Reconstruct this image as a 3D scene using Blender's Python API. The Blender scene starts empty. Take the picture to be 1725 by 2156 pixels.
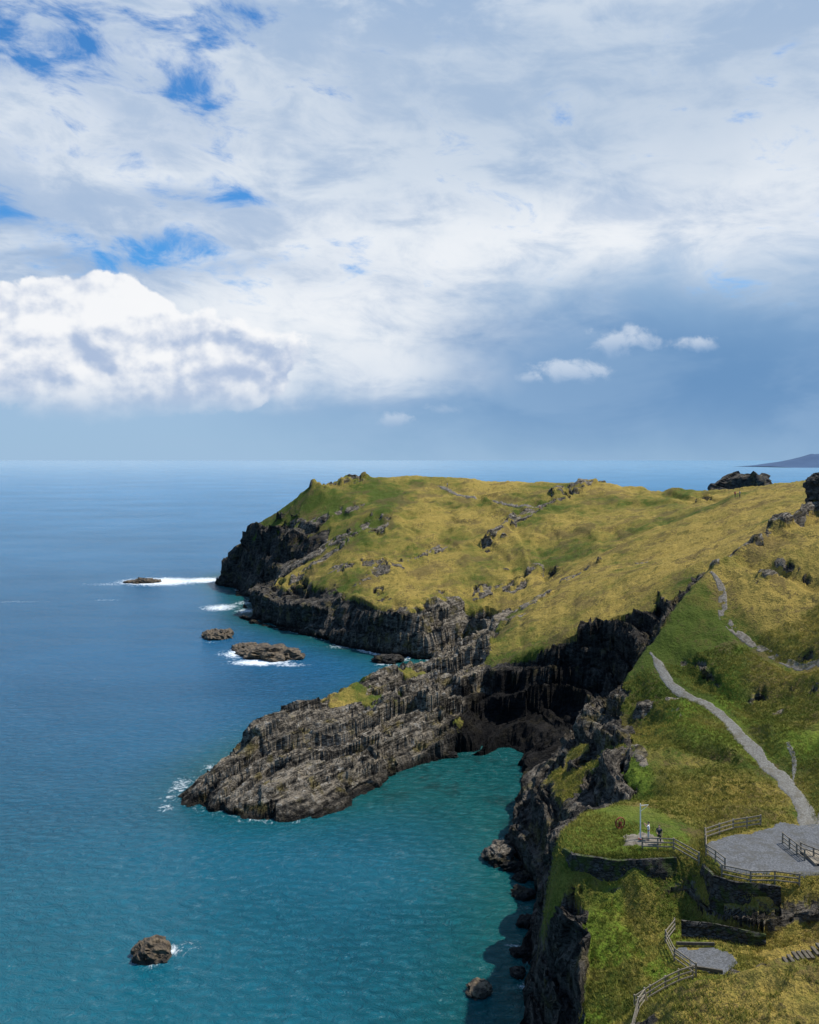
import bpy, math, random, bmesh
import numpy as np
from mathutils import Vector, geometry
random.seed(7); rng=np.random.default_rng(7)
CAMH=50.0; F=1867.0
def S(u,v,d): return ((u-862.5)/F*d, d, CAMH-(v-968.0)/F*d)
# ---------------------------------------------------------------- noise
def _h(ix,iy,iz,s):
    h=(ix.astype(np.int64)*374761393+iy.astype(np.int64)*668265263+iz.astype(np.int64)*2147483647+s*974634777)&0xffffffff
    h=((h^(h>>13))*1274126177)&0xffffffff
    h=((h^(h>>16))*2246822519)&0xffffffff
    h=h^(h>>15)
    return (h&0xffffff).astype(np.float64)/float(0xffffff)
def vn(x,y,z,s=0):
    ix=np.floor(x);iy=np.floor(y);iz=np.floor(z)
    fx=x-ix;fy=y-iy;fz=z-iz
    fx=fx*fx*(3-2*fx);fy=fy*fy*(3-2*fy);fz=fz*fz*(3-2*fz)
    ix=ix.astype(np.int64);iy=iy.astype(np.int64);iz=iz.astype(np.int64)
    r=0
    for a in (0,1):
        wx=fx if a else 1-fx
        for b in (0,1):
            wy=fy if b else 1-fy
            for c in (0,1):
                wz=fz if c else 1-fz
                r=r+wx*wy*wz*_h(ix+a,iy+b,iz+c,s)
    return r
def fbm(x,y,z=None,o=4,s=0,g=0.5):
    if z is None: z=np.zeros_like(x)
    r=0;a=1;t=0
    for i in range(o):
        r=r+a*vn(x+i*17.3,y-i*9.1,z+i*5.7,s+i);t+=a;a*=g
        x=x*2.03;y=y*2.03;z=z*2.03
    return r/t
def ridge(x,y,z,o,s):
    r=0;a=1;t=0
    for i in range(o):
        r=r+a*(1-np.abs(2*vn(x+i*7.1,y-i*3.3,z+i*2.9,s+i)-1));t+=a;a*=.5;x=x*2.1;y=y*2.1;z=z*2.1
    return r/t
def sst(a,b,x):
    t=np.clip((x-a)/(b-a),0,1);return t*t*(3-2*t)
# ---------------------------------------------------------------- survey data
coast=[(4,20),(5,45),(6.5,60),(9,72),(10.6,78.6),(12.4,86.3),(12.6,94),(13.4,100),(13.2,108),(10.8,113.6),(12.5,118),(15.5,127.5),(16.4,131),(16.8,139),(16.5,145),(13.5,149.5),(9,150),(5.5,147.5),(3,145),(-1.7,141),(-5,134),(-8.4,127.5),(-14.5,121.7),(-19.4,119.7),(-24.8,121),(-29,124.5),(-34.5,127.5),(-34.8,134),(-32.5,140),(-31,147),(-22,158),(-12,172),(-4,186),(2,200),(5,213),(5.5,223),(-1.5,224),(-7.5,226.6),(-21,243),(-36.8,261),(-53.8,281),(-55,300),(-58,318),(-62,331),(-70,350),(-78,363),(-82,372),(-75,395),(-50,412),(-10,425),(40,425),(90,415),(120,390),(135,355),(150,335),(180,330),(230,345),(330,380),(330,20)]
lines=[
 [S(480,1150,355),S(560,1090,350),S(620,1050,345),S(660,1015,345),S(750,1000,350),S(830,993,355),S(1000,1000,350),S(1200,1010,335),S(1250,1006,330),S(1350,1025,320),S(1520,1037,300)],
 [S(468,1185,358),S(480,1150,355)],
 [S(515,1160,340),S(590,1110,335),S(690,1080,318),S(745,1066,318)],
 [S(550,1215,312),S(640,1175,300),S(700,1165,290)],
 [S(600,1240,278),S(700,1225,266),S(735,1262,246),S(800,1285,232),S(880,1292,227.5),S(940,1262,238),S(1000,1217,250),S(1130,1200,255)],
 [S(520,1275,286),S(600,1275,266),S(690,1290,250)],
 # golden hill
 [S(1050,1392,172),S(1120,1370,168),S(1200,1332,166),S(1300,1283,167)],
 [(10,160,2.5),(14,161,2.8),(18,161,3.2),(23,160.5,4.5),(28,161,7.5),(33,161.5,11)],
 [(20,150,1.6),(25,150,2.8)],
 [S(1040,1340,190),S(1060,1310,200),S(1150,1237,215),S(1250,1187,228),S(1340,1150,228),S(1450,1095,233),S(1560,1042,240),S(1700,1013,245)],
 [S(1040,1318,230),S(1100,1265,240),S(1160,1218,247)],
 # near ridge
 [S(1225,1500,121),S(1300,1430,125),S(1400,1290,133),S(1480,1200,140),S(1640,1100,150),S(1725,1045,157),(90,165,46)],
 [(26.5,130,6),(35,138,14),(43,146,23),(59,156,33),(76,168,40)],
 [(24,145,2),(28,149,4.5),(32,152,9),(38.8,157,18.6),S(1470,1205,162),(68,172,36)],
 # promontory
 [S(410,1662,131),S(455,1615,136),S(505,1560,139),S(530,1530,141),S(620,1482,148),S(690,1468,154),S(770,1426,162),S(860,1393,175),S(950,1366,185),S(1050,1326,198)],
 [S(480,1718,124),S(600,1675,126),S(700,1632,132),S(850,1562,145),S(960,1500,154),S(1010,1450,164)],
 # terrace, pad, lower path
 [(13.4,80.3,14.6),(14,85,14.8),(17,88.5,15),(21,90.5,15),(25,89,15.2)],
 [(13.5,80.0,14.6),(20,79,14.9),(24.5,79.5,15)],
 [(13.6,79.2,12),(14.4,78,11.6),(18,77.4,11.3),(23,77.6,11.4),(24.6,77,11.5)],
 [(26,79,15),(26,75.8,15),(28.5,74.3,15),(37,73.6,15.2),(45,74,16)],
 [(26,79,15),(27,82.5,15),(31,84,15),(36,86,15.1),(41,84,15.3)],
 [(25,74.6,10.9),(28,72.3,11.2),(37,70.5,12.5),(45,70,14)],
 [(19,69,10.2),(24,67,10.6),(28,65.5,11.2),(33,64,12.8),(38,63,15)],
 [(21,73,10.6),(26,71.5,10.8)],
 [(26,56,18.9),(21,57,17.6),(17,58,15.9),(13.5,60,12.2),(10.5,62,8)],
 [(26,60.0,12.8),(21,61.3,11.6),(17,63,10.2),(13,65,8)],
 [(13.9,76.5,10.6),(15.2,73,9.6),(13.6,69,8.2),(11.4,67,6)],
]
pts=[S(800,1100,300),S(900,1200,265),S(1000,1100,300),S(1050,1180,262),S(850,1040,330),S(1100,1060,310),S(1200,1100,280),S(1300,1080,285),S(1420,1065,285),S(940,1040,330),
 S(760,1180,275),S(800,1240,252),S(880,1250,246),S(700,1055,330),
 S(1000,1300,236),S(940,1340,230),S(1200,1180,245),S(1400,1080,272),
 S(1300,1200,195),S(1200,1250,190),S(1100,1330,180),S(1500,1150,190),S(1640,1080,205),S(1400,1180,205),
 S(1000,1400,178),S(950,1440,168),S(1000,1350,192),
 (-76,385,8),(-50,392,22),(-10,400,22),(40,400,22),(85,390,20),(110,360,22),(125,330,28),(150,315,36),(140,280,42),(200,300,42),(120,250,45.5),(160,230,48),(220,250,50),(130,200,47),(110,180,47),(100,130,52),(90,100,46),(300,200,55),(300,60,60),(150,100,58),(80,60,40),(70,120,38),(100,300,39),
 (15.6,92,9.6),(16.4,98,8),S(1190,1700,105),(18,112,8),(18.5,120,7.5),S(1140,1622,120),
 S(1200,1640,113),S(1320,1690,92.5),S(1300,1600,104),(23.3,118,13),(18.8,128,6),(20,133,3),(20,143,2),
 (20,98,9.2),(21,106,9.5),(22.5,112,11),
 S(1380,1370,128),S(1600,1600,100),S(1540,1520,110),S(1470,1470,117),S(1400,1440,121),S(1400,1560,106),S(1450,1680,93),S(1600,1690,90),S(1500,1600,101),
 S(1600,1400,118),S(1700,1500,105),S(1700,1300,125),S(1725,1150,140),S(1520,1290,132),S(1580,1360,125),S(1680,1420,115),S(1700,1650,92),S(1560,1180,140),
 (55,95,24),(50,85,18),(55,75,20),(60,85,26),
 (21,75.5,11.2),(17,75,10.6),(25,48,19.5),(18,48,17),(13,50,12.5),(35,52,23),(35,40,24),(14,38,14),(45,60,22),(22,40,19),(9,52,5),(10,42,7)]
P=[]
def dens(pl,step=3.0,out=None):
    for a,b in zip(pl[:-1],pl[1:]):
        n=max(1,int(math.dist(a[:2],b[:2])/step))
        for i in range(n):
            t=i/n; out.append(tuple(a[k]*(1-t)+b[k]*t for k in range(len(a))))
    out.append(tuple(pl[-1]))
for l in lines: dens(l,out=P)
P+=pts
cc=[];dens([c+(-0.3,) for c in coast],step=3.0,out=cc); P+=cc
cp=np.array(cc)[:,:2]; poly=np.array(coast)
def inside(x,y,pl):
    r=np.zeros(x.shape,bool);n=len(pl);j=n-1
    for i in range(n):
        xi,yi=pl[i];xj,yj=pl[j]
        c=((yi>y)!=(yj>y))&(x<(xj-xi)*(y-yi)/((yj-yi)if yj!=yi else 1e-9)+xi)
        r^=c;j=i
    return r
gx,gy=np.meshgrid(np.arange(-160,340,3.0),np.arange(20,480,3.0));gx=gx.ravel();gy=gy.ravel()
o=~inside(gx,gy,poly);gx=gx[o];gy=gy[o]
dm=np.full(gx.shape,1e9)
for c in cp: dm=np.minimum(dm,np.hypot(gx-c[0],gy-c[1]))
k=(dm>2.2)&(dm<6); P+=[(a,b,-3.5) for a,b in zip(gx[k],gy[k])]
k=(dm>=6)&((np.round(gx/3)%4==0)&(np.round(gy/3)%4==0)); P+=[(a,b,-7) for a,b in zip(gx[k],gy[k])]
P+=[(-200,0,-7),(-200,520,-7),(400,520,-7),(400,0,30)]
res=geometry.delaunay_2d_cdt([Vector(p[:2]) for p in P],[],[],0,1e-4,True)
vz=np.array([P[o[0]][2] for o in res[3]]);vxy=np.array([tuple(v) for v in res[0]])
X0,Y0,ST=-160.0,30.0,0.5
NX,NY=1000,900
Z=np.full((NY,NX),-7.0)
for f in res[2]:
    a,b,c=f[:3];A=vxy[a];B=vxy[b];C=vxy[c]
    x0=max(0,int((min(A[0],B[0],C[0])-X0)/ST));x1=min(NX-1,int((max(A[0],B[0],C[0])-X0)/ST)+1)
    y0=max(0,int((min(A[1],B[1],C[1])-Y0)/ST));y1=min(NY-1,int((max(A[1],B[1],C[1])-Y0)/ST)+1)
    if x1<x0 or y1<y0: continue
    X,Y=np.meshgrid(X0+ST*np.arange(x0,x1+1),Y0+ST*np.arange(y0,y1+1))
    d=(B[1]-C[1])*(A[0]-C[0])+(C[0]-B[0])*(A[1]-C[1])
    if abs(d)<1e-9: continue
    w0=((B[1]-C[1])*(X-C[0])+(C[0]-B[0])*(Y-C[1]))/d
    w1=((C[1]-A[1])*(X-C[0])+(A[0]-C[0])*(Y-C[1]))/d
    w2=1-w0-w1;m=(w0>=-1e-6)&(w1>=-1e-6)&(w2>=-1e-6)
    sub=Z[y0:y1+1,x0:x1+1];sub[m]=(w0*vz[a]+w1*vz[b]+w2*vz[c])[m]
def blur(A,s):
    s/=ST; pad=int(4*s)+2
    B=np.pad(A,pad,mode='edge');fy=np.fft.fftfreq(B.shape[0])[:,None];fx=np.fft.rfftfreq(B.shape[1])[None]
    B=np.fft.irfft2(np.fft.rfft2(B)*np.exp(-2*(np.pi*s)**2*(fx*fx+fy*fy)),s=B.shape)
    return B[pad:-pad,pad:-pad]
def samp(G,x,y):
    fx=np.clip((x-X0)/ST,0,NX-1.001);fy=np.clip((y-Y0)/ST,0,NY-1.001)
    ix=fx.astype(int);iy=fy.astype(int);fx=fx-ix;fy=fy-iy
    return (G[iy,ix]*(1-fx)+G[iy,ix+1]*fx)*(1-fy)+(G[iy+1,ix]*(1-fx)+G[iy+1,ix+1]*fx)*fy
def pdist(x,y,pl):
    d=np.full(x.shape,1e9)
    for a,b in zip(pl[:-1],pl[1:]):
        ax,ay=a[0],a[1];dx,dy=b[0]-ax,b[1]-ay
        t=np.clip(((x-ax)*dx+(y-ay)*dy)/(dx*dx+dy*dy),0,1)
        d=np.minimum(d,np.hypot(x-ax-t*dx,y-ay-t*dy))
    return d
prom=[(-40,118),(-15,112),(-2,136),(4,150),(10,157),(14,168),(17,188),(22,202),(26,214),(22,240),(5,240),(-2,205),(-20,170),(-42,150)]
nearcliff=[(8,60),(12.2,66),(14.0,79),(14.0,87),(17,91.5),(21.5,93.5),(24.2,98),(25.8,105),(27.5,112),(28.0,119),(29.5,125),(36,132),(46,141),(56,149),(55,156),(46,162),(36,165.5),(26,167),(17,171),(12,168),(8,150),(16,128),(4,110),(4,60)]
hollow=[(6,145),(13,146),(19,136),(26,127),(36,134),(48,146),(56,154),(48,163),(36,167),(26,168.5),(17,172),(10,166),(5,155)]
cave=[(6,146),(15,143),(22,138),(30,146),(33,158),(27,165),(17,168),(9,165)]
P_MAIN=[S(1362,1370,128),S(1385,1410,124),S(1430,1452,119.5),S(1485,1480,116),S(1540,1522,110),S(1590,1585,102),S(1640,1640,95),S(1680,1690,89),S(1700,1740,84)]
P_UP=[S(1490,1205,140),S(1525,1270,134),S(1530,1300,131),S(1580,1360,125),S(1625,1400,119),S(1690,1425,114.5),S(1760,1440,112)]
padpoly=[(26.6,79),(26.7,76.2),(28.7,75),(37,74.6),(42,78),(41,84),(36,85.2),(31,83.2),(27.6,81.6)]
terr=[(13.8,80.3),(14.4,85),(17,88),(21,90),(25,88.5),(26,82),(24.5,80),(20,79.3)]
deck=[(21.2,71.8),(21.9,68.8),(24.0,68.0),(25.9,69.5),(24.6,71.4)]
OUT=[([S(1030,1150,278),S(1075,1110,290),S(1130,1070,303),S(1180,1045,312),S(1240,1012,326)],3.2,0.8),
 ([S(1180,1040,318),S(1250,1012,328)],4.5,0.9),
 ([S(655,1018,344),S(700,1008,346),S(750,1003,349)],4.0,2.0),
 ([S(690,1195,272),S(760,1175,272),S(830,1190,265)],3.6,0.5),
 ([S(590,1190,300),S(690,1150,296),S(780,1120,296)],4.2,0.5),
 ([S(700,1150,290),S(820,1100,300)],2.6,0.4),
 ([S(620,1225,281),S(720,1150,290),S(790,1100,303)],2.4,0.5),
 ([S(750,1235,257),S(860,1180,272),S(930,1160,278)],2.2,0.5),
 ([S(560,1150,330),S(660,1100,318),S(745,1066,318)],4.5,0.9),
 ([S(940,1262,238),S(1010,1235,243),S(1130,1200,252)],6.0,0.5),
 ([S(1060,1310,198),S(1150,1237,213)],2.0,0.5),
 ([S(1190,1215,222),S(1255,1187,226)],1.8,0.5),
 ([S(1480,1200,140),S(1560,1150,145),S(1640,1100,150),S(1725,1045,157)],1.6,0.8),
 ([S(1350,1465,119),S(1400,1475,118),S(1440,1520,112)],1.6,0.9),
 ([S(1600,1240,134),S(1640,1215,138)],1.0,0.4),
 ([S(1330,1560,107),S(1360,1620,101)],1.2,0.6),([S(1640,1480,109),S(1700,1465,109)],1.0,0.5),
 ([S(1000,1370,190),S(1050,1330,200)],5,0.5)]
GX,GY=np.meshgrid(X0+ST*np.arange(NX),Y0+ST*np.arange(NY))
gx=GX.ravel();gy=GY.ravel()
keepflat=np.minimum.reduce([pdist(gx,gy,P_MAIN)/2.0,pdist(gx,gy,P_UP)/1.4])
for pl in (padpoly,terr,deck):
    keepflat=np.where(inside(gx,gy,pl),0,np.minimum(keepflat,pdist(gx,gy,list(pl)+[pl[0]])/2.0+0.2))
keepflat=sst(0.5,1.6,keepflat).reshape(NY,NX)
sc_=1+0.7*sst(150,280,gy)
led=0
for fr,am,sd_,th in ((0.075,1.5,201,0.5),(0.13,1.0,211,0.53),(0.28,0.55,221,0.5)):
    f_=fbm((gx*0.8+gy*0.25)*fr/sc_,(gy*0.75-gx*0.2)*fr*0.8/sc_,o=4,s=sd_)
    led=led+am*sc_*(sst(th-0.03,th+0.03,f_)-0.5)+am*0.5*(0.5-f_)*3
led=led.reshape(NY,NX)*(0.35+1.0*sst(0.4,0.65,fbm(gx*0.03,gy*0.03,o=3,s=231)).reshape(NY,NX))
gold_zone=sst(160,168,GY)*sst(250,232,GY)*sst(14,20,GX)
led=led*(1-0.75*gold_zone)*(1+0.15*sst(165,150,GY)*sst(18,26,GX))
Zs=blur(Z,0.5);Zm=blur(Z,1.8);Zl=blur(Z,6.0)
w=sst(95,130,GY)
Zb=Zs*(1-w)+(0.45*Zs+0.55*Zm)*w
steep=blur((np.hypot(*np.gradient(Zm,ST))>0.8).astype(float),2.5)
wl=sst(0.25,0.03,steep)*sst(125,160,GY)*sst(4,10,Zl)
wl=np.maximum(wl,sst(173,179,GY)*sst(228,222,GY)*sst(17,24,GX)*sst(62,50,GX))
wl=np.maximum(wl,sst(195,205,GY)*sst(320,300,GY)*sst(50,62,GX))
wl=np.maximum(wl,sst(169,176,GY)*sst(240,230,GY)*sst(36,44,GX))
Zb=Zb*(1-wl)+Zl*wl
hl=sst(200,240,GY)
fold=(np.abs(fbm(gx*0.045+gy*0.03,gy*0.02-gx*0.03,o=3,s=251)-0.5)*2).reshape(NY,NX)
Zb=Zb-(1.6*sst(0.20,0.0,fold)-0.4)*keepflat*sst(165,150,GY)*sst(92,104,GY)*sst(27,34,GX)
Zb=Zb+led*keepflat*sst(1.5,6,Zb)*(0.75-0.2*hl)*np.where(GY>325,0.25,1)
rk_add=np.zeros(gx.shape)
for pl,wd_,ht in OUT:
    d=pdist(gx,gy,pl)+(fbm(gx*0.25,gy*0.25,o=3,s=241)-0.5)*wd_*3.0
    m_=sst(wd_,wd_*0.45,d);rk_add=np.maximum(rk_add,m_);Zb=Zb+(m_*ht*(0.4+1.2*fbm(gx*0.4,gy*0.4,o=2,s=243))).reshape(NY,NX)*keepflat
rk_add=rk_add.reshape(NY,NX)
inprom=blur(inside(gx,gy,[(-42,116),(-15,110),(-1,136),(6,150),(11,158),(17,182),(22,200),(10,216),(-2,205),(-22,172),(-44,150)]).reshape(NY,NX).astype(float),1.5)
land=(Zb>0).astype(float)
prox=blur(land,2.0);shal=blur(land,14.0)
slope=np.hypot(*np.gradient(blur(Zb,0.5),ST))
def masks(x,y):
    sl=samp(slope,x,y);n=fbm(x*0.13,y*0.13,o=4,s=3);n2=fbm(x*0.6,y*0.6,o=3,s=9)
    zz=samp(Zb,x,y)
    rock=sst(0.92,1.32,sl+(n-0.5)*0.9+(n2-0.5)*0.7)
    jz=(n-0.5)*16+(n2-0.5)*6
    rock=np.maximum(rock,(x<-28)*(y>293)*(1-sst(17,22,zz+jz-0.22*(x+50))))
    rock=np.maximum(rock,(x<14)*(y>223)*(y<300)*(1-sst(10,12.5,zz+0.6*jz)))
    rock=rock*(1-sst(295,310,y)*sst(30,35,zz)*(x>-45))
    rock=np.maximum(rock,samp(rk_add,x,y)*sst(0.36,0.52,n2))
    jx,jy=x+(n-0.5)*9,y+(n2-0.5)*6
    pr=inside(jx,jy,prom)
    rock=np.where(pr,np.maximum(rock,0.97-0.95*sst(0.60,0.66,n+0.15*(n2-0.5))*sst(6,8,zz)*(y>150)),rock)
    nc=inside(x+(n2-0.5)*5+(n-.5)*3,y+(n-0.5)*6,nearcliff)
    lo=np.where(y<100,0.48,0.54)
    rock=np.where(nc,np.maximum(rock*np.where(y<92,0.75,1),1.0-0.95*sst(lo,lo+0.07,n)*sst(4,8,zz)*(y<128)),rock)
    flat=samp(keepflat,x,y)
    rock=rock*flat
    rock=np.maximum(rock,1-sst(0.8,2.6,zz+(n-0.5)*2))
    return rock,flat,n,n2
def strat(x,y,z,far):
    la=x*.62+y*.78;lc=x*.78-y*.62
    return z-0.13*la-0.04*lc+(fbm(la*0.02/far,lc*0.05/far,z*0.03,3,301)-0.5)*9
def slabs(x,y):
    # long tilted slabs running the length of the spur
    la=x*.62+y*.78;lc=x*.78-y*.62;d=0
    for T_,am,L_,sd in ((5.5,2.7,15.0,901),(2.4,1.35,8.0,911),(1.0,0.30,5.0,921)):
        q=(lc+(fbm(la*0.045,lc*0.06,o=3,s=sd)-0.5)*14-0.16*la)/T_
        li=np.floor(q);fr=q-li
        cell=np.floor(la/L_+_h(li,li*0,li*0,sd)*7+(fbm(la*.2,lc*.2,o=2,s=sd+3)-.5)*0.9)
        d=d+am*(_h(li,cell,li*0,sd+5)-0.5)+am*0.6*(fr-0.5)*sst(1.0,0.86,fr)
    return d
def terrace(x,y,z):
    far=1+1.0*sst(190,280,y);s=strat(x,y,z,far);d=0
    ww=fbm(x*0.07/far,y*0.07/far,o=3,s=311)
    for T_,a,lo in ((3.4,1.0,0.15),(1.2,0.75,0.35)):
        q=s/(T_*far);li=np.floor(q);fr=q-li
        d=d+a*(0.15+1.0*sst(lo,lo+0.3,ww))*T_*far*(li+sst(0.0,0.25,fr)-q-0.5+0.6*(_h(li,li*0,li*0,int(T_*10))-0.5))
    return d
def H(x,y,full=False):
    z=samp(Zb,x,y);rock,flat,n,n2=masks(x,y)
    sc=1+0.6*sst(150,300,y)
    g=(n-0.5)*1.4*sc+(fbm(x*0.9,y*0.9,o=3,s=21)-0.5)*0.7+(fbm(x*2.6,y*2.6,o=2,s=25)-0.5)*0.30
    z=z+g*(0.06+0.94*flat)*(1-0.5*rock)*sst(-2,3,z)
    ip=samp(inprom,x,y)
    tz=sst(0.35,0.9,rock)*sst(-3,1.5,z)*(1-0.75*np.minimum(1,samp(rk_add,x,y)))
    z=z+terrace(x,y,z)*tz*(1-0.6*ip)
    z=z+slabs(x,y)*ip*sst(0.2,0.7,rock)*sst(-2.5,3.5,z)
    return (z,rock,flat,n,n2) if full else z
def H1(x,y): return float(H(np.array([float(x)]),np.array([float(y)]))[0])
def ground(u,v,d0=46,d1=470):
    d=np.concatenate([np.arange(d0,160,0.15),np.arange(160,d1,0.5)]);d=d[d>=d0]
    zz=CAMH-(v-968)/F*d;xx=(u-862.5)/F*d
    hz=H(xx,d);hit=np.nonzero(hz>=zz)[0]
    i=hit[0] if len(hit) else len(d)-1
    return Vector((xx[i],d[i],hz[i]))
# ---------------------------------------------------------------- mesh helpers
COL=bpy.context.scene.collection
def mk(name,V,Fq,mat=None,attrs=None,smooth=None,kind=None,parent=None):
    me=bpy.data.meshes.new(name);V=np.asarray(V,np.float32);Fq=np.asarray(Fq,np.int32)
    k=Fq.shape[1];me.vertices.add(len(V));me.vertices.foreach_set('co',V.ravel())
    me.loops.add(Fq.size);me.loops.foreach_set('vertex_index',Fq.ravel())
    me.polygons.add(len(Fq));me.polygons.foreach_set('loop_start',np.arange(0,Fq.size,k,dtype=np.int32))
    if smooth is not None: me.polygons.foreach_set('use_smooth',np.asarray(smooth,bool) if np.ndim(smooth) else np.full(len(Fq),bool(smooth)))
    for n,a in (attrs or {}).items():
        at=me.attributes.new(n,'FLOAT','POINT');at.data.foreach_set('value',np.asarray(a,np.float32))
    me.update(calc_edges=True);me.validate()
    ob=bpy.data.objects.new(name,me);COL.objects.link(ob)
    if mat: me.materials.append(mat)
    if kind: ob['kind']=kind
    if parent: ob.parent=parent
    return ob
def gridf(nr,nc):
    i=np.arange(nr*nc).reshape(nr,nc)
    return np.stack([i[:-1,:-1],i[:-1,1:],i[1:,1:],i[1:,:-1]],-1).reshape(-1,4)
def top(ob,label,cat,group=None):
    ob['label']=label;ob['category']=cat
    if group: ob['group']=group
    return ob
def empty(name,loc=(0,0,0),yaw=0):
    e=bpy.data.objects.new(name,None);e.location=loc;e.rotation_euler=(0,0,yaw);e.empty_display_size=0.3;COL.objects.link(e);return e
def beam_data(a,b,w,h,up=Vector((0,0,1)),taper=1.0):
    a=Vector(a);b=Vector(b);d=(b-a).normalized()
    if abs(d.dot(up))>0.95: up=Vector((0,1,0))
    s=d.cross(up).normalized();t=s.cross(d).normalized();V=[]
    for p,k in ((a,1),(b,taper)):
        for i,j in ((-1,-1),(1,-1),(1,1),(-1,1)): V.append(tuple(p+s*(i*w/2*k)+t*(j*h/2*k)))
    return V,[(0,1,2,3),(7,6,5,4),(0,4,5,1),(1,5,6,2),(2,6,7,3),(3,7,4,0)]
def beam(name,a,b,w,h,mat,parent=None,taper=1.0,bev=0.012):
    V,Fc=beam_data(a,b,w,h,taper=taper)
    bm=bmesh.new();vs=[bm.verts.new(v) for v in V]
    for f in Fc: bm.faces.new([vs[i] for i in f])
    bmesh.ops.recalc_face_normals(bm,faces=bm.faces)
    if bev: bmesh.ops.bevel(bm,geom=list(bm.edges),offset=min(bev,w*0.2,h*0.2),segments=1,affect='EDGES')
    me=bpy.data.meshes.new(name);bm.to_mesh(me);bm.free();me.materials.append(mat)
    ob=bpy.data.objects.new(name,me);COL.objects.link(ob);ob.parent=parent;return ob
# ---------------------------------------------------------------- node helpers
def lin(c):
    return tuple(((v/255)/12.92 if v/255<=0.04045 else ((v/255+0.055)/1.055)**2.4) for v in c)+(1,)
class G:
    def __init__(s,nt): s.nt=nt;nt.nodes.clear()
    def _in(s,sock,v):
        if hasattr(v,'is_output'): s.nt.links.new(v,sock)
        elif v is not None: sock.default_value=v
    def m(s,op,a,b=None,c=None,clamp=False):
        n=s.nt.nodes.new('ShaderNodeMath');n.operation=op;n.use_clamp=clamp
        s._in(n.inputs[0],a);s._in(n.inputs[1],b)
        if c is not None: s._in(n.inputs[2],c)
        return n.outputs[0]
    def add(s,a,b): return s.m('ADD',a,b)
    def sub(s,a,b): return s.m('SUBTRACT',a,b)
    def mul(s,a,b): return s.m('MULTIPLY',a,b)
    def mr(s,x,a,b,c=0.0,d=1.0,sm=True):
        n=s.nt.nodes.new('ShaderNodeMapRange');n.interpolation_type='SMOOTHSTEP' if sm else 'LINEAR'
        s._in(n.inputs['Value'],x)
        for k,v in zip(('From Min','From Max','To Min','To Max'),(a,b,c,d)): s._in(n.inputs[k],v)
        return n.outputs['Result']
    def mix(s,f,a,b,mode='MIX'):
        n=s.nt.nodes.new('ShaderNodeMix');n.data_type='RGBA';n.blend_type=mode
        s._in(n.inputs[0],f);s._in(n.inputs[6],a);s._in(n.inputs[7],b);return n.outputs[2]
    def noise(s,vec,scale,detail=4,rough=0.5,dist=0.0,color=False):
        n=s.nt.nodes.new('ShaderNodeTexNoise');s._in(n.inputs['Vector'],vec);n.inputs['Scale'].default_value=scale
        n.inputs['Detail'].default_value=detail;n.inputs['Roughness'].default_value=rough;n.inputs['Distortion'].default_value=dist
        return n.outputs['Color' if color else 'Fac']
    def xyz(s,x,y,z=0.0):
        n=s.nt.nodes.new('ShaderNodeCombineXYZ');s._in(n.inputs[0],x);s._in(n.inputs[1],y);s._in(n.inputs[2],z);return n.outputs[0]
    def sep(s,v):
        n=s.nt.nodes.new('ShaderNodeSeparateXYZ');s._in(n.inputs[0],v);return n.outputs
    def vm(s,op,a,b):
        n=s.nt.nodes.new('ShaderNodeVectorMath');n.operation=op;s._in(n.inputs[0],a);s._in(n.inputs[1],b);return n.outputs[1 if op=='DOT_PRODUCT' else 0]
    def attr(s,name):
        n=s.nt.nodes.new('ShaderNodeAttribute');n.attribute_name=name;return n.outputs['Fac']
    def pos(s): return s.nt.nodes.new('ShaderNodeNewGeometry').outputs['Position']
    def bump(s,h,st,dist,nrm=None):
        n=s.nt.nodes.new('ShaderNodeBump');s._in(n.inputs['Height'],h);s._in(n.inputs['Strength'],st);n.inputs['Distance'].default_value=dist
        if nrm: s._in(n.inputs['Normal'],nrm)
        return n.outputs[0]
    def out(s,base,rough=0.9,normal=None,spec=0.3,ior=None,metal=0.0):
        p=s.nt.nodes.new('ShaderNodeBsdfPrincipled');s._in(p.inputs['Base Color'],base);s._in(p.inputs['Roughness'],rough)
        s._in(p.inputs['Specular IOR Level'],spec);p.inputs['Metallic'].default_value=metal
        if ior: p.inputs['IOR'].default_value=ior
        if normal: s._in(p.inputs['Normal'],normal)
        o=s.nt.nodes.new('ShaderNodeOutputMaterial');s.nt.links.new(p.outputs[0],o.inputs[0]);return p
def newmat(n):
    m=bpy.data.materials.new(n);m.use_nodes=True;return m,G(m.node_tree)
def simple(n,c1,c2,scale=3.0,rough=0.8,bump=0.4,dist=0.03,stretch=(1,1,1)):
    m,g=newmat(n);p=g.vm('MULTIPLY',g.pos(),stretch);a=g.noise(p,scale,5,0.65);b=g.noise(p,scale*5,3,0.6)
    f=g.mr(g.add(g.mul(a,0.7),g.mul(b,0.3)),0.35,0.65)
    g.out(g.mix(f,tuple(c1)+(1,),tuple(c2)+(1,)),rough,g.bump(g.add(a,g.mul(b,0.5)),bump,dist),0.25);return m
def gravel(n,c1,c2,c3):
    m,g=newmat(n);p=g.pos();a=g.noise(p,0.7,4,0.6);b=g.noise(p,6,4,0.75);d=g.noise(p,2.0,5,0.7)
    c=g.mix(g.mr(b,0.38,0.62),c1+(1,),c2+(1,));c=g.mix(g.mr(g.add(g.mul(a,0.6),g.mul(d,0.4)),0.48,0.60,0,0.75),c,c3+(1,))
    g.out(c,0.95,g.bump(g.add(b,d),0.9,0.05),0.2);return m
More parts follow.
